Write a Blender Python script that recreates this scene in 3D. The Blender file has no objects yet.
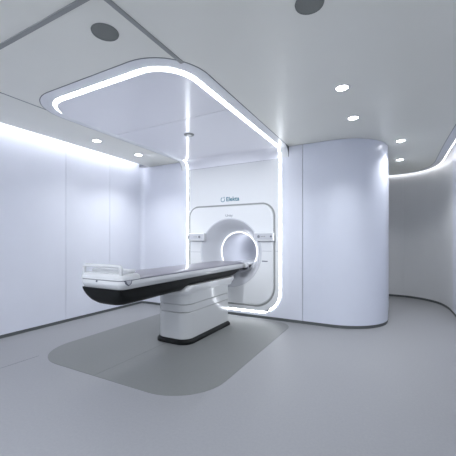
import bpy, bmesh, math
from mathutils import Vector
PI = math.pi
C = bpy.context.scene.collection
scene = bpy.context.scene

# ------------------------------------------------------------------ camera
H = 2.57            # ceiling height
YB = 4.38           # back wall
XL = -4.20          # left wall
cam = bpy.data.cameras.new('camera'); cam.sensor_width = 36.0
cam.lens = 307.0/456.0*36.0; cam.shift_y = 12.0/456.0; cam.clip_start = 0.05
co = bpy.data.objects.new('camera', cam); C.objects.link(co)
co.location = (0, 0, 1.2); co.rotation_euler = (PI/2, 0, math.radians(28.2))
scene.camera = co

# ------------------------------------------------------------------ world and exposure
w = bpy.data.worlds.new('world'); scene.world = w; w.use_nodes = True
w.node_tree.nodes['Background'].inputs[0].default_value = (0.75, 0.8, 1.0, 1)
w.node_tree.nodes['Background'].inputs[1].default_value = 0.3
scene.view_settings.view_transform = 'Standard'; scene.view_settings.look = 'None'
scene.view_settings.gamma = 1.0; scene.view_settings.use_curve_mapping = False
scene.view_settings.exposure = 1.18

LED_RING = 7.0      # emission of the looped strip
LED_COVE = 9.5      # emission of the cove strips
SPOT_W = 14.0       # watts of one downlight
LED_COL = (0.90, 0.94, 1.0)

# unseen fill lights added behind the camera to lift the whole room
for nm, loc, sx, sy, e in (('rear_fill_light', (-2.2, -.9, 2.55), 2.6, .9, 40.0), ('rear_fill_light', (.5, -.9, 2.55), 1.4, .9, 18.0)):
    l = bpy.data.lights.new(nm, 'AREA'); l.shape = 'RECTANGLE'; l.size = sx; l.size_y = sy; l.energy = e; l.color = (.88, .92, 1.0)
    lo = bpy.data.objects.new(nm, l); C.objects.link(lo); lo.location = loc

# added fill spot out of view, brightens the scanner wall
l = bpy.data.lights.new('scanner_fill_spot', 'SPOT'); l.energy = 130; l.spot_size = math.radians(44); l.spot_blend = 1.0
l.shadow_soft_size = .08; l.color = (.88, .93, 1.0)
lo = bpy.data.objects.new('scanner_fill_spot', l); C.objects.link(lo); lo.location = (-1.9, .7, 2.48)
lo.rotation_euler = (Vector((-2.3, 4.38, 1.40))-lo.location).to_track_quat('-Z', 'Y').to_euler()

# ------------------------------------------------------------------ materials
def mat(name, col, rough=0.5, metal=0.0, noise=0.0, nscale=20.0, bump=0.0, bscale=8.0, coat=0.0, spec=0.5):
    m = bpy.data.materials.new(name); m.use_nodes = True
    nt = m.node_tree; p = nt.nodes['Principled BSDF']
    p.inputs['Base Color'].default_value = (*col, 1)
    p.inputs['Roughness'].default_value = rough
    p.inputs['Metallic'].default_value = metal
    p.inputs['Specular IOR Level'].default_value = spec
    if coat:
        p.inputs['Coat Weight'].default_value = coat; p.inputs['Coat Roughness'].default_value = 0.06
    tc = nt.nodes.new('ShaderNodeTexCoord')
    if noise:
        n = nt.nodes.new('ShaderNodeTexNoise'); n.inputs['Scale'].default_value = nscale
        n.inputs['Detail'].default_value = 4
        nt.links.new(tc.outputs['Object'], n.inputs['Vector'])
        r = nt.nodes.new('ShaderNodeMapRange')
        r.inputs['From Min'].default_value = 0.3; r.inputs['From Max'].default_value = 0.7
        r.inputs['To Min'].default_value = 1-noise; r.inputs['To Max'].default_value = 1+noise
        nt.links.new(n.outputs['Fac'], r.inputs['Value'])
        mx = nt.nodes.new('ShaderNodeVectorMath'); mx.operation = 'SCALE'
        mx.inputs[0].default_value = col
        nt.links.new(r.outputs['Result'], mx.inputs['Scale'])
        nt.links.new(mx.outputs['Vector'], p.inputs['Base Color'])
    if bump:
        n2 = nt.nodes.new('ShaderNodeTexNoise'); n2.inputs['Scale'].default_value = bscale
        nt.links.new(tc.outputs['Object'], n2.inputs['Vector'])
        b = nt.nodes.new('ShaderNodeBump'); b.inputs['Strength'].default_value = bump
        b.inputs['Distance'].default_value = 0.01
        nt.links.new(n2.outputs['Fac'], b.inputs['Height'])
        nt.links.new(b.outputs['Normal'], p.inputs['Normal'])
    return m
def emit(name, col, s):
    m = bpy.data.materials.new(name); m.use_nodes = True
    nt = m.node_tree; p = nt.nodes['Principled BSDF']
    p.inputs['Base Color'].default_value = (.8, .8, .8, 1)
    p.inputs['Emission Color'].default_value = (*col, 1)
    p.inputs['Emission Strength'].default_value = s
    return m
def grille_mat(name, c1, c2, scale):
    m = mat(name, c1, 0.6); nt = m.node_tree; p = nt.nodes['Principled BSDF']
    tc = nt.nodes.new('ShaderNodeTexCoord')
    v = nt.nodes.new('ShaderNodeTexVoronoi'); v.inputs['Scale'].default_value = scale
    v.inputs['Randomness'].default_value = 0.0
    nt.links.new(tc.outputs['Object'], v.inputs['Vector'])
    r = nt.nodes.new('ShaderNodeValToRGB')
    r.color_ramp.elements[0].position = 0.25; r.color_ramp.elements[0].color = (*c2, 1)
    r.color_ramp.elements[1].position = 0.4; r.color_ramp.elements[1].color = (*c1, 1)
    nt.links.new(v.outputs['Distance'], r.inputs['Fac'])
    nt.links.new(r.outputs['Color'], p.inputs['Base Color'])
    return m

M = dict(
    wall=mat('wall_white', (.74, .76, .83), .34, noise=.01, nscale=3),
    partition=mat('partition_white', (.72, .75, .835), .3, noise=.01, nscale=3),
    corridor=mat('corridor_white', (.72, .73, .74), .42, noise=.01, nscale=3),
    ceiling=mat('ceiling_white', (.83, .83, .76), .38, noise=.01, nscale=2),
    margin=mat('margin_white', (.76, .775, .79), .35),
    gloss=mat('gloss_white_panel', (.93, .93, .97), .14, bump=.06, bscale=6, spec=.75),
    floor=mat('floor_vinyl', (.285, .29, .303), .5, noise=.03, nscale=60, bump=.02, bscale=200, spec=.4),
    mat=mat('dark_vinyl', (.185, .192, .19), .5, noise=.03, nscale=60, bump=.02, bscale=200, spec=.4),
    seam=mat('seam_grey', (.16, .17, .175), .6),
    wseam=mat('wall_joint_grey', (.30, .31, .34), .6),
    fseam=mat('floor_weld', (.13, .14, .14), .5),
    base=mat('baseboard_grey', (.10, .11, .11), .5),
    track=mat('track_grey', (.30, .31, .30), .5),
    housing=mat('housing_white', (.77, .78, .785), .3),
    funnel=mat('funnel_white', (.66, .67, .70), .2),
    bore=mat('bore_white', (.80, .81, .86), .7),
    table=mat('table_white', (.70, .71, .71), .22),
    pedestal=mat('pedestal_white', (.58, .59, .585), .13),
    black=mat('black_plastic', (.006, .007, .007), .5, spec=.2),
    top=mat('table_pad_grey', (.27, .26, .30), .32),
    dark=mat('dark_gap', (.03, .03, .035), .6),
    panel=mat('control_panel_grey', (.55, .56, .59), .3),
    button=mat('button_grey', (.22, .23, .25), .4),
    teal=mat('teal_ink', (.01, .16, .22), .5),
    ink=mat('grey_ink', (.12, .13, .16), .5),
    grille=grille_mat('grille_grey', (.20, .21, .195), (.08, .085, .08), 120),
    rim=mat('rim_white', (.7, .7, .7), .4),
    lens=emit('downlight_glow', (.95, .97, 1.0), 9.0),
    ring=emit('ring_glow', LED_COL, LED_RING),
    cove=emit('cove_glow', (.95, .96, 1.0), LED_COVE),
    cove2=emit('corridor_cove_glow', (.95, .96, 1.0), 2.4),
    borelight=emit('bore_ring_glow', (.93, .96, 1.0), .75),
)

# ------------------------------------------------------------------ helpers
def tag(o, label=None, cat=None, group=None, kind=None):
    if label: o['label'] = label
    if cat: o['category'] = cat
    if group: o['group'] = group
    if kind: o['kind'] = kind
    return o
def empty(name, loc, **k):
    o = bpy.data.objects.new(name, None); C.objects.link(o); o.location = loc
    o.empty_display_size = .1
    return tag(o, **k)
def obj(name, bm, m, parent=None, angle=35, origin=None, **k):
    """links bm (in world coordinates) as one mesh object"""
    bmesh.ops.recalc_face_normals(bm, faces=bm.faces[:])
    me = bpy.data.meshes.new(name)
    # world position of the parent
    off = Vector((0, 0, 0)); p = parent
    while p is not None:
        off += p.location; p = p.parent
    if origin is None:
        if parent is None:
            cs = [v.co for v in bm.verts]
            origin = Vector(((min(c.x for c in cs)+max(c.x for c in cs))/2, (min(c.y for c in cs)+max(c.y for c in cs))/2, min(c.z for c in cs)))
        else:
            origin = off.copy()
    origin = Vector(origin)
    bmesh.ops.translate(bm, verts=bm.verts[:], vec=-origin)
    bm.to_mesh(me); bm.free()
    for pl in me.polygons: pl.use_smooth = True
    me.set_sharp_from_angle(angle=math.radians(angle))
    me.materials.append(m)
    o = bpy.data.objects.new(name, me); C.objects.link(o)
    o.parent = parent; o.location = origin-off
    return tag(o, **k)
def B(): return bmesh.new()
def box(bm, x0, x1, y0, y1, z0, z1, bev=0.0, seg=2):
    r = bmesh.ops.create_cube(bm, size=1)
    vs = r['verts']
    for v in vs:
        v.co = Vector((x0+(v.co.x+.5)*(x1-x0), y0+(v.co.y+.5)*(y1-y0), z0+(v.co.z+.5)*(z1-z0)))
    if bev:
        es = list({e for v in vs for e in v.link_edges})
        bmesh.ops.bevel(bm, geom=es, offset=bev, segments=seg, profile=.5, affect='EDGES')
    return bm
def prism(bm, pts, z0, z1):
    a = [bm.verts.new((p[0], p[1], z0)) for p in pts]; b = [bm.verts.new((p[0], p[1], z1)) for p in pts]
    n = len(pts)
    bm.faces.new(a[::-1]); bm.faces.new(b)
    for i in range(n): bm.faces.new((a[i], a[(i+1) % n], b[(i+1) % n], b[i]))
    return bm
def loft(bm, rings, cap=True):
    R = [[bm.verts.new(p) for p in r] for r in rings]; n = len(R[0])
    for a, b in zip(R, R[1:]):
        for i in range(n): bm.faces.new((a[i], a[(i+1) % n], b[(i+1) % n], b[i]))
    if cap:
        bm.faces.new(R[0][::-1]); bm.faces.new(R[-1])
    return R
def rrect(x0, x1, y0, y1, r, n=8):
    """rounded rectangle; r = one radius or four (x0y0, x1y0, x1y1, x0y1)"""
    if not isinstance(r, (tuple, list)): r = (r,)*4
    out = []
    for (cx, cy, a0, rr) in ((x0+r[0], y0+r[0], PI, r[0]), (x1-r[1], y0+r[1], 1.5*PI, r[1]), (x1-r[2], y1-r[2], 0, r[2]), (x0+r[3], y1-r[3], .5*PI, r[3])):
        for k in range(n+1):
            a = a0+.5*PI*k/n; out.append((cx+rr*math.cos(a), cy+rr*math.sin(a)))
    return out
def lathe(bm, prof, axis, cx, cy, n=64):
    """prof: (r, h); axis 'z' about (cx, cy), axis 'y' about x=cx, z=cy. open profile"""
    R = []
    for r, h in prof:
        ring = []
        for i in range(n):
            a = 2*PI*i/n
            ring.append((cx+r*math.cos(a), cy+r*math.sin(a), h) if axis == 'z' else (cx+r*math.cos(a), h, cy+r*math.sin(a)))
        R.append(ring)
    return loft(bm, R, cap=False)
def disc_solid(bm, r, cx, cy, z0, z1, n=40):
    return prism(bm, [(cx+r*math.cos(2*PI*i/n), cy+r*math.sin(2*PI*i/n)) for i in range(n)], z0, z1)
def catmull(P, n=10):
    out = []
    for i in range(len(P)-1):
        p0 = Vector(P[max(i-1, 0)]); p1 = Vector(P[i]); p2 = Vector(P[i+1]); p3 = Vector(P[min(i+2, len(P)-1)])
        for k in range(n):
            t = k/n
            out.append(.5*((2*p1)+(p2-p0)*t+(2*p0-5*p1+4*p2-p3)*t*t+(3*p1-p0-3*p2+p3)*t**3))
    out.append(Vector(P[-1])); return [(v.x, v.y) for v in out]
def offset(path, d):
    """moves a 2D polyline to its left by d"""
    out = []
    for i, p in enumerate(path):
        a = Vector(path[max(i-1, 0)]); b = Vector(path[min(i+1, len(path)-1)])
        t = (b-a).normalized(); out.append((p[0]-t.y*d, p[1]+t.x*d))
    return out
def ribbon(bm, path, d0, d1, z0, z1):
    """a wall standing on a path between the offsets d0 and d1"""
    A = offset(path, d0); Bq = offset(path, d1)
    rings = [[(a[0], a[1], z0), (b[0], b[1], z0), (b[0], b[1], z1), (a[0], a[1], z1)] for a, b in zip(A, Bq)]
    loft(bm, rings)
    return bm
def arc(cx, cy, r, a0, a1, n):
    return [(cx+r*math.cos(math.radians(a0+(a1-a0)*k/n)), cy+r*math.sin(math.radians(a0+(a1-a0)*k/n))) for k in range(n+1)]
def cut(path, s0, s1):
    """the piece of a polyline between two arc lengths"""
    out = []; s = 0
    for a, b in zip(path, path[1:]):
        a = Vector(a); b = Vector(b); L = (b-a).length
        for t in (s0, s1):
            pass
        if s+L >= s0 and s <= s1:
            lo = max(0, (s0-s)/L); hi = min(1, (s1-s)/L)
            if not out: out.append(tuple(a.lerp(b, lo)))
            if hi > lo+1e-6: out.append(tuple(a.lerp(b, hi)))
        s += L
    return out
def plen(path): return sum((Vector(b)-Vector(a)).length for a, b in zip(path, path[1:]))
S = 'structure'
YR = -2.2           # wall behind the camera
CEDGE = XL+0.17     # ceiling edge at the left cove
PT = .042           # baseboard height

# ------------------------------------------------------------------ wall paths
part_path = [(-.86, YB)]+arc(-.75, YB+.69, .69, -90, 0, 20)+[(-.06, 6.15)]
corr_pts = [(-1.0, 6.95), (-.6, 7.36), (-.2, 7.42), (.2, 7.42), (.54, 7.24), (.76, 6.92), (.85, 6.5), (.865, 6.0), (.87, 5.0), (.90, 4.0), (1.02, 2.9), (1.35, 1.8), (1.72, .8), (1.88, -.2), (1.9, -1.2), (1.9, YR)]
corr_path = catmull(corr_pts, 8)

# ------------------------------------------------------------------ floor and ceiling
bm = B(); box(bm, XL-.1, 2.1, YR-.1, 7.8, -.1, 0); obj('floor', bm, M['floor'], kind=S)
def room_side(path, d):                 # offsets the corridor path towards the room
    return offset(path, -d)
def gap_edge():                         # the cove gap widens from the corridor curve to the straight wall
    out = []; s_ = 0
    for i, p in enumerate(corr_path):
        if i: s_ += (Vector(p)-Vector(corr_path[i-1])).length
        t = min(1, max(0, (s_-1.15)/2.2)); t = t*t*(3-2*t)
        out.append(room_side(corr_path, .055+.055*t)[i])
    return out
corr_edge = gap_edge()
cp = [(CEDGE, YR), (CEDGE, YB+.02), (part_path[0][0], YB+.02)]
cp += [(x-.02, y+.02) for x, y in part_path[1:]]+[(-1.0, 6.15)]+[(-1.0, corr_edge[0][1])]
cp += [p for p in corr_edge if p[0] > -1.0 and p[1] > YR]+[(corr_edge[-1][0], YR)]
bm = B(); prism(bm, cp, H, H+.05); obj('ceiling', bm, M['ceiling'], kind=S)
bm = B(); box(bm, XL-.1, 2.1, YR-.1, 7.8, H+.24, H+.30)
obj('trim_1', bm, M['wall'], kind=S, label='slab above the suspended ceiling')

# ------------------------------------------------------------------ walls
def wall_backing(name, bm): return obj(name, bm, M['wseam'], kind=S)
bm = B(); box(bm, XL-.1, XL-.012, YR, YB, 0, H+.24); wl = wall_backing('wall_left', bm)
ys = [YR, -.75, .42, 1.22, 2.02, 2.83, 3.62, YB]
ys = [YR, -.6, 1.10, 1.96, 2.83, 3.62, 4.30]
for a, b in zip(ys, ys[1:]):
    bm = B(); box(bm, XL-.012, XL, a+.0025, b-.0025, PT, H+.239, .0015, 1); obj('wall_panel', bm, M['wall'], wl)
bm = B()                                # quarter round at the corner
pts = arc(XL+.08, YB-.08, .08, 180, 90, 10)
ribbon(bm, pts, 0, .012, PT, H-.001); obj('corner_panel', bm, M['wall'], wl)
bm = B(); box(bm, XL-.02, XL-.004, YR, YB, 0, PT); obj('baseboard_left', bm, M['base'], kind=S)

# back wall with an opening behind the scanner
XC, ZC = -2.30, 1.0                    # axis of the bore
OX0, OX1, OZ0, OZ1 = XC-.66, XC+.66, .33, 1.66
bm = B()
box(bm, XL-.1, OX0, YB+.012, YB+.1, 0, H+.24); box(bm, OX1, -.86, YB+.012, YB+.1, 0, H+.24)
box(bm, OX0, OX1, YB+.012, YB+.1, 0, OZ0); box(bm, OX0, OX1, YB+.012, YB+.1, OZ1, H+.24)
wb = wall_backing('wall_back', bm)
bm = B(); box(bm, XL+.08, -3.2, YB, YB+.012, PT, H-.001); obj('wall_panel', bm, M['wall'], wb)
bm = B(); box(bm, -3.2, OX0, YB, YB+.012, PT, H-.001); box(bm, OX1, -1.139, YB, YB+.012, PT, H-.001)
box(bm, OX0, OX1, YB, YB+.012, PT, OZ0); box(bm, OX0, OX1, YB, YB+.012, OZ1, H-.001)
obj('wall_panel', bm, M['wall'], wb)
bm = B(); box(bm, -1.131, -.86, YB, YB+.012, PT, H-.001); obj('wall_panel', bm, M['partition'], wb)
bm = B(); box(bm, XL, -.86, YB+.004, YB+.02, 0, PT); obj('baseboard_back', bm, M['base'], kind=S)

# rounded partition
bm = B(); ribbon(bm, part_path, .012, .1, 0, H); wp = wall_backing('wall_center', bm)
bm = B(); ribbon(bm, part_path, .0, .012, PT, H-.001); obj('wall_panel', bm, M['partition'], wp, angle=50)
bm = B(); ribbon(bm, part_path, .004, .02, 0, PT); obj('baseboard_center', bm, M['base'], kind=S, angle=50)
bm = B(); box(bm, -1.1, -.06, 6.16, 6.25, 0, H+.2); box(bm, -1.1, -1.0, 6.25, 7.2, 0, H+.2)
obj('wall_end', bm, M['corridor'], kind=S)

# curved right wall, from the corridor to behind the camera
bm = B(); ribbon(bm, corr_path, .012, .1, 0, H+.24); wr = wall_backing('wall_right', bm)
L = plen(corr_path); cuts = [0, 1.38, 2.95, 3.9, 5.3, 6.7, 8.1, L]
for i, (a, b) in enumerate(zip(cuts, cuts[1:])):
    if b <= a: continue
    bm = B(); ribbon(bm, cut(corr_path, a+.001, b-.001), 0, .012, PT, H+.239)
    obj('wall_panel', bm, M['corridor'] if i < 2 else M['wall'], wr, angle=50)
bm = B(); ribbon(bm, corr_path, .002, .02, 0, PT); obj('baseboard_right', bm, M['base'], kind=S, angle=50)
bm = B(); box(bm, XL-.1, 2.1, YR-.1, YR, 0, H+.24); obj('wall_front', bm, M['wall'], kind=S)

# ------------------------------------------------------------------ ceiling tracks and joints
bm = B(); box(bm, CEDGE+.002, -1.415, 1.135, 1.17, H-.006, H+.01, .002, 1)
obj('trim_2', bm, M['track'], kind=S, label='grey ceiling track running across the room')
bm = B(); box(bm, -1.45, -1.415, 1.17, 1.925, H-.006, H+.01, .002, 1)
obj('trim_3', bm, M['track'], kind=S, label='grey ceiling track running to the light loop')
bm = B(); box(bm, -3.215, -3.205, 1.20, 2.02, H-.002, H+.01)
obj('trim_4', bm, M['seam'], kind=S, label='thin dark ceiling joint left of the light loop')

# ------------------------------------------------------------------ dark floor area
pts = rrect(-3.34, -1.25, 1.83, 4.34, (.47, .45, .30, .30), 14)
pl = [p for p in pts]
bm = B(); prism(bm, pl, 0, .002); obj('trim_5', bm, M['mat'], kind=S, label='darker grey rounded floor area under the table')
bm = B(); box(bm, -2.333, -2.327, 1.833, 2.86, .002, .0026); obj('trim_6', bm, M['fseam'], kind=S, label='welded joint in the dark floor area')
bm = B(); box(bm, -3.236, -3.230, 1.15, 1.88, 0, .0006); obj('trim_7', bm, M['base'], kind=S, label='faint joint in the light grey floor')

# ------------------------------------------------------------------ folded surface: ceiling, cove, wall
R = .15
Y0 = 1.83                               # near edge of the light loop
A1 = (YB-R)-Y0; A2 = A1+PI*R/2
UL, UR = -3.155, -1.455                   # outer edges of the light strip
ZBOT = .085
STOT = A2+(H-R-ZBOT)
def fold(u, s, n):
    if s <= A1: return (u, Y0+s, H-n)
    if s <= A2:
        a = (s-A1)/R
        return (u, YB-R+(R-n)*math.sin(a), H-R+(R-n)*math.cos(a))
    return (u, YB-n, H-R-(s-A2))
RAD = .34
def outline(d, r0=RAD):
    """rounded loop inset by d, as (u, s), always the same number of points"""
    r = r0-d; pts = []
    x0, x1, y0, y1 = UL+d, UR-d, d, STOT-d
    def line(a, b, n):
        for k in range(1, n): pts.append((a[0]+(b[0]-a[0])*k/n, a[1]+(b[1]-a[1])*k/n))
    def crn(cx, cy, a0):
        for k in range(13):
            a = math.radians(a0+90*k/12); pts.append((cx+r*math.cos(a), cy+r*math.sin(a)))
    crn(x1-r, y0+r, -90)
    ss = [y0+r+(A1-y0-r)*k/6 for k in range(1, 7)]+[A1+(A2-A1)*k/12 for k in range(1, 13)]+[A2+(y1-r-A2)*k/6 for k in range(1, 6)]
    for q in ss: pts.append((x1, q))
    crn(x1-r, y1-r, 0)
    line((x1-r, y1), (x0+r, y1), 8)
    crn(x0+r, y1-r, 90)
    for q in ss[::-1]: pts.append((x0, q))
    crn(x0+r, y0+r, 180)
    line((x0+r, y0), (x1-r, y0), 8)
    return pts
def loop_band(profile):
    """profile: (inset, n) points of the cross-section"""
    bm = B(); loops = []
    for d, n in profile:
        loops.append([bm.verts.new(fold(u, s, n)) for u, s in outline(d)])
    N = len(loops[0]); K = len(loops)
    for j in range(K):
        a = loops[j]; b = loops[(j+1) % K]
        for i in range(N): bm.faces.new((a[i], a[(i+1) % N], b[(i+1) % N], b[i]))
    return bm
bm = loop_band([(0, 0), (0, .004), (.004, .006), (.024, .006), (.027, .004), (.027, 0)])
obj('light_strip', bm, M['ring'], label='white glowing strip looping over the ceiling and down the back wall around the scanner', cat='light', angle=60)

def taper(s):                           # the panel stands proud of the ceiling and runs flush on the wall
    t = min(1, max(0, (s-(A1-.12))/(A2-A1+.10))); t = t*t*(3-2*t)
    return .024*(1-t)+.0085*t
def sheet(d, s0, s1, n0, n1, hole=None):
    """solid sheet filling the loop inset by d between the lengths s0 and s1"""
    r = RAD-d; x0, x1, ya, yb = UL+d, UR-d, d, STOT-d
    ss = set([s0, s1])
    for k in range(13):
        q = r*(1-math.cos(PI/2*k/12)); ss |= {ya+q, yb-q}
    for k in range(13): ss.add(A1+(A2-A1)*k/12)
    if hole: ss |= {hole[2], hole[3]}
    ss = sorted(q for q in ss if s0-1e-9 <= q <= s1+1e-9)
    o = [ss[0]]
    for q in ss[1:]:
        if q-o[-1] > 1e-5: o.append(q)
    ss = o
    def ext(s):
        e = 0
        if s < ya+r: e = r-math.sqrt(max(0, r*r-(ya+r-s)**2))
        if s > yb-r: e = r-math.sqrt(max(0, r*r-(s-yb+r)**2))
        return x0+e, x1-e
    bm = B()
    def cells(n):
        quads = []; rows = []
        for s in ss:
            a, b = ext(s)
            us = [a, hole[0], hole[1], b] if hole else [a, b]
            rows.append([bm.verts.new(fold(u, s, n if n < .01 else taper(s))) for u in us])
        for i in range(len(ss)-1):
            m = (ss[i]+ss[i+1])/2
            for j in range(len(rows[0])-1):
                if hole and j == 1 and hole[2] < m < hole[3]: continue
                quads.append(bm.faces.new((rows[i][j], rows[i][j+1], rows[i+1][j+1], rows[i+1][j])))
        return rows
    a = cells(n0); b = cells(n1)
    bm.edges.ensure_lookup_table()
    be = [e for e in bm.edges if len(e.link_faces) == 1]
    bmap = {}
    for ra, rb in zip(a, b):
        for va, vb in zip(ra, rb): bmap[va] = vb
    for e in be:
        if e.verts[0] in bmap and e.verts[1] in bmap:
            v, u = e.verts; bm.faces.new((v, u, bmap[u], bmap[v]))
    return bm
SEAM1 = 2.79-Y0
def z2s(z): return A2+(H-R-z)
HOLE = (OX0, OX1, z2s(OZ1), z2s(OZ0))
pan = obj('trim_8', sheet(.028, .028, STOT-.028, -.001, .004, HOLE), M['seam'], kind=S, label='backing of the glossy panel inside the light loop')
obj('ceiling_panel', sheet(.033, .033, SEAM1-.004, 0.004, .024), M['gloss'], pan)
obj('ceiling_panel', sheet(.033, SEAM1+.004, A2+.01, 0.004, .024), M['gloss'], pan)
wpan = obj('wall_panel', sheet(.033, A2+.014, STOT-.033, 0.004, .024, HOLE), M['housing'], pan)

# pale margin around the loop on the ceiling, curving into the wall, with its thin dark groove
MG = .108
def margin_sheet(name, d, ro, n0, n1, m):
    bm = B(); rows = []
    ss = [-d+ro*(1-math.cos(PI/2*k/12)) for k in range(13)]+[A1+(A2-A1)*k/12 for k in range(13)]
    for s in ss:
        e = 0
        if s < -d+ro: e = ro-math.sqrt(max(0, ro*ro-(-d+ro-s)**2))
        rows.append([(UL-d+e, s), (UR+d-e, s)])
    top = [[bm.verts.new(fold(u, s, n1)) for u, s in r] for r in rows]
    bot = []
    for r in rows:
        q = []
        for u, s in r:
            if s <= A1: q.append(bm.verts.new((u, Y0+s, H-n0)))
            else:
                t = (s-A1)/(A2-A1)          # square corner behind the curve
                q.append(bm.verts.new((u, min(YB-n0, YB-R+R*2*t), H-n0 if t < .5 else H-n0-R*(2*t-1))))
        bot.append(q)
    for i in range(len(rows)-1):
        for g in (top, bot): bm.faces.new((g[i][0], g[i][1], g[i+1][1], g[i+1][0]))
        for j in (0, 1): bm.faces.new((top[i][j], top[i+1][j], bot[i+1][j], bot[i][j]))
    bm.faces.new((top[0][0], top[0][1], bot[0][1], bot[0][0])); bm.faces.new((top[-1][0], top[-1][1], bot[-1][1], bot[-1][0]))
    return obj(name, bm, m, kind=S)
margin_sheet('trim_9', MG+.008, RAD+MG, 0.0, .0015, M['seam'])['label'] = 'thin dark groove around the ceiling part of the light loop'
margin_sheet('trim_10', MG, RAD+MG-.008, 0.0, .003, M['margin'])['label'] = 'pale border around the light loop on the ceiling'

# ------------------------------------------------------------------ cove lights
bm = B(); box(bm, CEDGE-.002, CEDGE+.04, YR+.05, 4.22, H+.125, H+.15, .003, 1)
obj('cove_light', bm, M['cove'], label='long straight glowing strip hidden along the top of the left wall', cat='light')
bm = B(); box(bm, CEDGE+.003, CEDGE+.03, YR+.05, 4.24, H+.05, H+.122); obj('trim_11', bm, M['margin'], kind=S, label='upstand of the left light cove')
edge = [p for p in corr_edge if p[0] > -.95 and p[1] > YR+.02]
bm = B(); ribbon(bm, edge, .001, .018, H+.004, H+.03)
obj('cove_light', bm, M['cove2'], label='thin curved glowing strip along the ceiling edge of the right corridor wall', cat='light')
bm = B(); ribbon(bm, edge, -.105, -.001, H-.002, H+.002)
obj('trim_12', bm, M['margin'], kind=S, label='pale ceiling border beside the corridor light')
bm = B(); ribbon(bm, edge, -.110, -.105, H-.002, H+.002)
obj('trim_13', bm, M['seam'], kind=S, label='thin groove beside the corridor light')

# ------------------------------------------------------------------ downlights
def downlight(x, y, label, group=None, first=[None]):
    if first[0] is None:
        t = empty('recessed_downlight', (x, y, H))
        bm = B(); lathe(bm, [(.052, H+.002), (.052, H-.004), (.062, H-.005), (.068, H-.002), (.068, H+.002)], 'z', x, y, 36); obj('trim_ring', bm, M['rim'], t)
        bm = B(); disc_solid(bm, .053, x, y, H-.003, H+.001, 36); obj('lens', bm, M['lens'], t)
        first[0] = t
    else:
        t = first[0].copy(); C.objects.link(t); t.location = (x, y, H)
        for c in first[0].children:
            d = c.copy(); C.objects.link(d); d.parent = t
    tag(t, label=label, cat='ceiling light', group=group)
    l = bpy.data.lights.new('downlight_beam', 'SPOT'); l.energy = SPOT_W; l.spot_size = math.radians(114); l.spot_blend = .8
    l.shadow_soft_size = .05; l.color = (.93, .96, 1.0)
    lo = bpy.data.objects.new('downlight_beam', l); C.objects.link(lo); lo.location = (0, 0, -.012); lo.parent = t
G = 'recessed downlights in the ceiling'
downlight(-3.60, 2.88, 'round recessed downlight by the left wall, nearer of the two', G)
downlight(-3.60, 3.67, 'round recessed downlight by the left wall, close to the far corner', G)
downlight(-.40, 2.92, 'largest recessed downlight in front of the rounded white partition', G)
downlight(-.39, 3.70, 'recessed downlight second from the rounded white partition top', G)
downlight(.10, 4.86, 'recessed downlight beside the rounded end of the partition', G)
downlight(.11, 6.00, 'farthest recessed downlight, deep in the right corridor', G)

# ------------------------------------------------------------------ round ceiling grilles
def grille(x, y, r, label, g=None):
    t = empty('ceiling_speaker', (x, y, H), label=label, cat='speaker', group=g)
    bm = B(); lathe(bm, [(r-.004, H+.002), (r-.004, H-.006), (r+.003, H-.007), (r+.006, H+.002)], 'z', x, y, 48); obj('rim', bm, M['grille'], t)
    bm = B(); disc_solid(bm, r-.004, x, y, H-.005, H+.001, 48); obj('grille', bm, M['grille'], t)
grille(-1.67, 1.40, .082, 'round grey ceiling grille between the tracks and the light loop', 'round grey ceiling grilles')
grille(-.425, 1.79, .078, 'round grey ceiling grille cut by the top edge of the photo', 'round grey ceiling grilles')
t = empty('ceiling_sensor', (-2.29, 3.22, H-.02), label='small flat round sensor in the middle of the glossy ceiling panel', cat='sensor')
bm = B(); lathe(bm, [(.001, H-.033), (.060, H-.033), (.065, H-.030), (.065, H-.0235)], 'z', -2.29, 3.22, 32); obj('rim', bm, M['track'], t)
bm = B(); disc_solid(bm, .032, -2.29, 3.22, H-.036, H-.0325, 24); obj('cap', bm, M['rim'], t)

# ------------------------------------------------------------------ scanner in the wall
sc = empty('mri_scanner', (XC, YB-.01, .2), label='white scanner face with round bore set in the back wall', cat='medical scanner')
YF = 4.345                              # front face of the housing
def loop_xz(pts, y): return [(p[0], y, p[1]) for p in pts]
PX0, PX1, PZ0, PZ1 = -3.075, -1.568, .20, 1.745
rr = (.30, .30, .19, .16)
def plate_outline(d, n=16): return rrect(PX0+d, PX1-d, PZ0+d, PZ1-d, tuple(max(q-d, .02) for q in rr), n)
NP = len(plate_outline(0))
# densify so that straight runs follow the circle
def dens(pts, n=6):
    out = []
    for i, p in enumerate(pts):
        q = pts[(i+1) % len(pts)]
        L = math.hypot(q[0]-p[0], q[1]-p[1]); k = max(1, int(L/.06))
        for j in range(k): out.append((p[0]+(q[0]-p[0])*j/k, p[1]+(q[1]-p[1])*j/k))
    return out
base_pts = dens(plate_outline(0)); cxm = (PX0+PX1)/2; czm = (PZ0+PZ1)/2
RF = .545                               # outer radius of the funnel
def inset_pts(d):
    out = []; n = len(base_pts)
    for i, p in enumerate(base_pts):
        a = Vector(base_pts[i-1]); b = Vector(base_pts[(i+1) % n]); t = (b-a).normalized()
        out.append((p[0]-t.y*d, p[1]+t.x*d))
    return out
circ = []
for p in base_pts:
    a = math.atan2(p[1]-ZC, p[0]-XC); circ.append((XC+RF*math.cos(a), ZC+RF*math.sin(a)))
bm = B()
rings = [loop_xz(circ, YB-.002), loop_xz(circ, YF), loop_xz([((1-.97)*c[0]+.97*q[0], (1-.97)*c[1]+.97*q[1]) for c, q in zip(circ, inset_pts(.02))], YF)]
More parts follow.
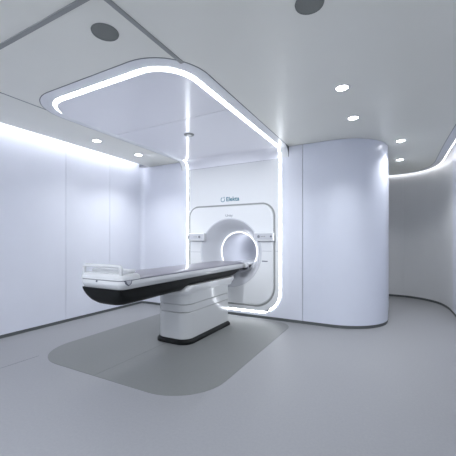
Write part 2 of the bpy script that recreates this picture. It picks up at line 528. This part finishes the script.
rings += [loop_xz(inset_pts(.020), YF), loop_xz(inset_pts(.008), YF+.003), loop_xz(inset_pts(.002), YF+.010), loop_xz(inset_pts(0), YF+.02), loop_xz(inset_pts(0), YB-.010), loop_xz(circ, YB-.002)]
loft(bm, rings[:-1], cap=False)
obj('housing', bm, M['housing'], sc, angle=40)
bm = B(); q = inset_pts(-.026)
gk = YB-.012
loft(bm, [loop_xz(inset_pts(.03), YB-.008), loop_xz(inset_pts(.03), YB-.012), loop_xz(q, YB-.012), loop_xz(q, YB-.008)], cap=False)
obj('gasket', bm, M['track'], sc, angle=40)
# funnel and tunnel
prof = [(RF+.006, YB-.03), (RF+.006, YF-.004), (RF, YF-.008), (RF-.010, YF-.006), (RF-.024, YF+.008), (RF-.05, YF+.04), (RF-.085, YF+.10), (RF-.125, YF+.18), (RF-.155, YF+.26), (RF-.185, YF+.315), (.346, YF+.335), (.322, YF+.336)]
bm = B(); lathe(bm, prof, 'y', XC, ZC, 96); obj('funnel', bm, M['funnel'], sc, angle=50)
YG = YF+.335
bm = B(); rs = []
for k in range(61):                     # the glowing ring is open where the table enters
    a = math.radians(-28+236*k/60)
    rs.append([(XC+q*math.cos(a), y, ZC+q*math.sin(a)) for q, y in ((.342, YG+.001), (.340, YG-.006), (.329, YG-.006), (.326, YG+.001))])
loft(bm, rs)
obj('bore_light_ring', bm, M['borelight'], sc, angle=50, label='glowing white ring around the bore')
bm = B(); lathe(bm, [(.323, YG+.001), (.32, YG+.02), (.318, YG+.5), (.318, YG+1.2), (.30, YG+1.35), (.2, YG+1.45), (.001, YG+1.48)], 'y', XC, ZC, 96)
obj('bore_tunnel', bm, M['bore'], sc, angle=50)
l = bpy.data.lights.new('bore_fill_light', 'POINT'); l.energy = .75; l.shadow_soft_size = .12; l.color = (.85, .9, 1.0)  # invisible fill light added to brighten the inside of the bore
lo = bpy.data.objects.new('bore_fill_light', l); C.objects.link(lo); lo.location = (0, YG+.55-(YB-.01), ZC-.2+.1); lo.parent = sc
bm = B(); box(bm, XC-.23, XC+.23, YF+.06, YG+1.2, ZC-.215, ZC-.185, .006); obj('bore_rail', bm, M['table'], sc)
bm = B(); box(bm, XC+.20, XC+.285, YF+.02, YF+.12, ZC-.235, ZC-.165, .01); obj('rail_latch', bm, M['table'], sc)
# horizontal joints of the housing
bm = B(); box(bm, PX0+.001, XC-RF-.007, YF-.0008, YF+.002, ZC-.004, ZC+.0); obj('housing_joint', bm, M['wseam'], sc)
bm = B(); box(bm, XC+RF+.007, PX1-.02, YF-.0008, YF+.002, 1.03, 1.034); obj('housing_joint', bm, M['wseam'], sc)
bm = B(); box(bm, PX1+.016, UR-.042, YB-.0093, YB-.0080, 1.03, 1.034); obj('panel_joint', bm, M['wseam'], wpan)
# control panels
def control(x0, x1, outer, name='control_panel'):
    bm = B(); box(bm, x0, x1, YF-.075, YF-.001, 1.185, 1.315, .012, 3); p = obj(name, bm, M['housing'], sc)
    bm = B(); box(bm, x0+.012, x1-.012, YF-.077, YF-.074, 1.205, 1.298, .001, 1); obj('face', bm, M['panel'], p)
    yb = YF-.077
    def rnd(x, r, m, nm):
        b2 = B(); lathe(b2, [(.0005, yb-.004), (r-.002, yb-.004), (r, yb-.002), (r, yb+.002)], 'y', x, 1.252, 24); obj(nm, b2, m, p)
    rnd(x0+.03 if outer < 0 else x1-.03, .014, M['ink'], 'emergency_button')
    rnd(x0+.085 if outer > 0 else x1-.085, .022, M['button'], 'control_knob')
    xm = (x0+x1)/2
    for k in (-1, 0, 1):
        b2 = B(); box(b2, xm+k*.026-.008, xm+k*.026+.008, yb-.002, yb+.001, 1.244, 1.26, .002, 1); obj('key', b2, M['track'], p)
control(-3.075, -2.745, -1)
control(-1.855, -1.545, 1)

# writing
def text_mesh(s, size, x, y, z, m, name, parent, width=None, shear=0.0, bold=0.0):
    cu = bpy.data.curves.new('t', 'FONT'); cu.body = s; cu.size = size; cu.extrude = .0006; cu.shear = shear; cu.offset = bold
    cu.align_x = 'LEFT'
    to = bpy.data.objects.new('t', cu); C.objects.link(to)
    dg = bpy.context.evaluated_depsgraph_get(); dg.update()
    me = bpy.data.meshes.new_from_object(to.evaluated_get(dg))
    bm = B(); bm.from_mesh(me)
    bpy.data.objects.remove(to); bpy.data.curves.remove(cu); bpy.data.meshes.remove(me)
    xs = [v.co.x for v in bm.verts]; x0 = min(xs); wd = max(xs)-x0; k = (width/wd) if width else 1
    for v in bm.verts: v.co = Vector((x+(v.co.x-x0)*k, y-v.co.z, z+v.co.y))
    return obj(name, bm, m, parent)
yw = YB-.009
text_mesh('Elekta', .095, -2.375, yw, 1.828, M['teal'], 'wall_lettering', wpan, width=.235, bold=.002)
bm = B()
nseg = 30
def ringseg(r0, r1, a0, a1, cx, cz):
    rs = []
    for k in range(nseg+1):
        a = math.radians(a0+(a1-a0)*k/nseg)
        rs.append([(cx+r0*math.cos(a), yw+.0006, cz+r0*math.sin(a)), (cx+r1*math.cos(a), yw+.0006, cz+r1*math.sin(a)), (cx+r1*math.cos(a), yw-.0006, cz+r1*math.sin(a)), (cx+r0*math.cos(a), yw-.0006, cz+r0*math.sin(a))])
    loft(bm, rs)
ringseg(.029, .039, 100, 380, -2.44, 1.856)
ringseg(.006, .012, 0, 350, -2.415, 1.889)
obj('wall_emblem', bm, M['teal'], wpan)
text_mesh('Unity', .055, -2.375, YF-.0003, 1.575, M['ink'], 'housing_lettering', sc, width=.13)
bm = B(); box(bm, -1.745, -1.655, YF-.003, YF+.001, .872, .886, .001, 1); obj('badge', bm, M['ink'], sc)

# ------------------------------------------------------------------ patient table
tb = empty('patient_table', (XC, 3.3, 0), label='long white patient table on a pedestal with black underside and end handle', cat='medical table')
FX0, FX1, FY0, FY1 = -2.53, -2.035, 2.82, 3.88
def rr3(x0, x1, y0, y1, r, z, n=8): return [(p[0], p[1], z) for p in rrect(x0, x1, y0, y1, r, n)]
bm = B()
loft(bm, [rr3(FX0-.005, FX1+.005, FY0-.005, FY1+.005, (.14, .14, .05, .05), .002), rr3(FX0-.005, FX1+.005, FY0-.005, FY1+.005, (.14, .14, .05, .05), .03), rr3(FX0+.02, FX1-.02, FY0+.02, FY1-.02, (.12, .12, .04, .04), .055)])
obj('base_plate', bm, M['black'], tb)
def ped(z0, z1, d0, d1, groove=True):
    rs = []
    for z, d in ((z0, d0+.006), (z0+.004, d0), (z1-.004, d1), (z1, d1+.006)):
        rs.append(rr3(FX0+.02+d, FX1-.02-d, FY0+.02+d, FY1-.02-d, (.13, .13, .04, .04), z))
    b2 = B(); loft(b2, rs); return b2
obj('pedestal', ped(.055, .362, .0, -.0), M['pedestal'], tb)
obj('pedestal_collar', ped(.366, .452, .0, 0), M['pedestal'], tb)
obj('pedestal_collar', ped(.456, .60, .0, 0), M['pedestal'], tb)
bm = B()                                # carrier under the table top
loft(bm, [rr3(-2.49, -2.065, 2.82, 3.95, (.12, .12, .03, .03), .565), rr3(-2.515, -2.045, 2.80, 3.97, (.12, .12, .03, .03), .61), rr3(-2.525, -2.035, 2.86, 4.0, (.10, .10, .03, .03), .65), rr3(-2.525, -2.035, 2.90, 4.0, (.08, .08, .03, .03), .672)])
obj('table_carrier', bm, M['table'], tb)
# black underside: sections along Y, superelliptic bowl
TX0, TX1 = -2.578, -2.03; hw = (TX1-TX0)/2; TCX = (TX0+TX1)/2
TY0, TY1 = 1.87, 4.33
def hull(y, wd, zt, zb, n=20):
    pts = [(TCX-wd, y, zt)]
    for k in range(n+1):
        a = PI+PI*k/n
        c, s = math.cos(a), math.sin(a)
        pts.append((TCX+wd*.985*math.copysign(abs(c)**.53, c), y, zt-.004+(zt-.004-zb)*(-1)*abs(s)**.8 if s < 0 else zt-.004))
    pts.append((TCX+wd, y, zt))
    return pts
secs = []
for k, (y, f, zb) in enumerate([(1.878, .89, .752), (1.882, .91, .73), (1.89, .925, .695), (1.905, .93, .66), (1.93, .935, .63), (1.965, .94, .608), (2.02, .94, .600), (2.12, .94, .600), (2.5, .94, .606), (2.82, .94, .609), (2.88, .94, .64), (2.94, .94, .655), (3.9, .94, .655), (4.08, .94, .66), (4.16, .94, .69), (4.23, .94, .72), (4.29, .93, .752)]):
    secs.append(hull(y, hw*f, .766, zb))
bm = B(); loft(bm, secs); obj('underside', bm, M['black'], tb, angle=50)
# white frame with a moulded side
def frame_outline(d): return rrect(TX0+d, TX1-d, TY0+d, TY1-d, (.07-min(d, .03), .07-min(d, .03), .03, .03), 8)
bm = B()
loft(bm, [[(x, y, z) for x, y in frame_outline(d)] for z, d in ((.764, .024), (.768, .018), (.800, .001), (.806, -.003), (.812, -.004), (.836, -.006), (.842, .0))])
obj('side_frame', bm, M['table'], tb, angle=50)
bm = B(); loft(bm, [[(x, y, z) for x, y in frame_outline(-.001)] for z in (.8425, .8475)]); obj('frame_joint', bm, M['ink'], tb)
# pad lies a little crowned on the frame
bm = B(); secs = []
for y in (2.10, 2.115, 4.29, 4.30):
    e = .006 if y in (2.10, 4.30) else 0
    secs.append([(TX0+.012, y, .846), (TX1-.012, y, .846), (TX1-.014, y, .853-e), (TX1-.05, y, .862-e), (TCX+.10, y, .866-e), (TCX-.10, y, .866-e), (TX0+.05, y, .862-e), (TX0+.014, y, .853-e)])
loft(bm, secs); obj('table_pad', bm, M['top'], tb)
# end block with upright handle
bm = B()
loft(bm, [[(x, y, z) for x, y in rrect(TX0+d, TX1-d, TY0-.004+d, 2.09-d, (.07, .07, .015, .015), 8)] for z, d in ((.846, .0), (.850, -.006), (.872, -.004), (.888, .002), (.898, .012), (.901, .02))])
eb = obj('end_block', bm, M['table'], tb, angle=50)
def tube(bm, path, r, n=10, closed=False):
    rings = []
    for i, p in enumerate(path):
        a = Vector(path[max(i-1, 0)]); b = Vector(path[min(i+1, len(path)-1)]); t = (b-a).normalized()
        u = t.cross(Vector((0, 1, 0)))
        if u.length < .01: u = t.cross(Vector((1, 0, 0)))
        u.normalize(); v = t.cross(u)
        rings.append([tuple(Vector(p)+r*(math.cos(2*PI*k/n)*u+math.sin(2*PI*k/n)*v)) for k in range(n)])
    loft(bm, rings)
hx0, hx1, hz, hy = TX0+.03, TX1-.035, .968, TY0+.030
path = [(hx0, hy, .888)]+[(hx0+.028-.028*math.cos(a), hy, hz-.028+.028*math.sin(a)) for a in [PI/2*k/6 for k in range(7)]]
path += [(hx1-.028+.028*math.sin(a), hy, hz-.028+.028*math.cos(a)) for a in [PI/2*k/6 for k in range(7)]]+[(hx1, hy, .888)]
bm = B(); tube(bm, path, .016, 12); obj('handle', bm, M['table'], tb, angle=60)
bm = B(); box(bm, TX0+.05, TX1-.03, 1.965, 2.07, .898, .935, .014, 3); obj('head_rest', bm, M['housing'], tb)
# latch notch on the near corner and a small lock
bm = B()
gp = [(1.903, .850), (1.914, .818), (1.945, .798), (1.976, .818), (1.987, .850)]
a = [bm.verts.new((TX1-.01, p[0], p[1])) for p in gp]; b = [bm.verts.new((TX1+.009, p[0], p[1])) for p in gp]
bm.faces.new(a); bm.faces.new(b[::-1])
for i in range(5): bm.faces.new((a[i], a[(i+1) % 5], b[(i+1) % 5], b[i]))
obj('latch_gap', bm, M['ink'], tb)
bm = B()
pts = [(1.915, .846), (1.925, .822), (1.945, .808), (1.965, .822), (1.975, .846)]
a = [bm.verts.new((TX1-.01, p[0], p[1])) for p in pts]; b = [bm.verts.new((TX1+.014, p[0], p[1])) for p in pts]
bm.faces.new(a); bm.faces.new(b[::-1])
for i in range(len(pts)): bm.faces.new((a[i], a[(i+1) % 5], b[(i+1) % 5], b[i]))
bmesh.ops.bevel(bm, geom=bm.edges[:], offset=.002, segments=1, affect='EDGES')
obj('latch', bm, M['panel'], tb)
bm = B(); lathe(bm, [(.0005, TY0-.012), (.008, TY0-.012), (.010, TY0+.004)], 'y', -2.33, .832, 16); obj('lock', bm, M['ink'], tb)
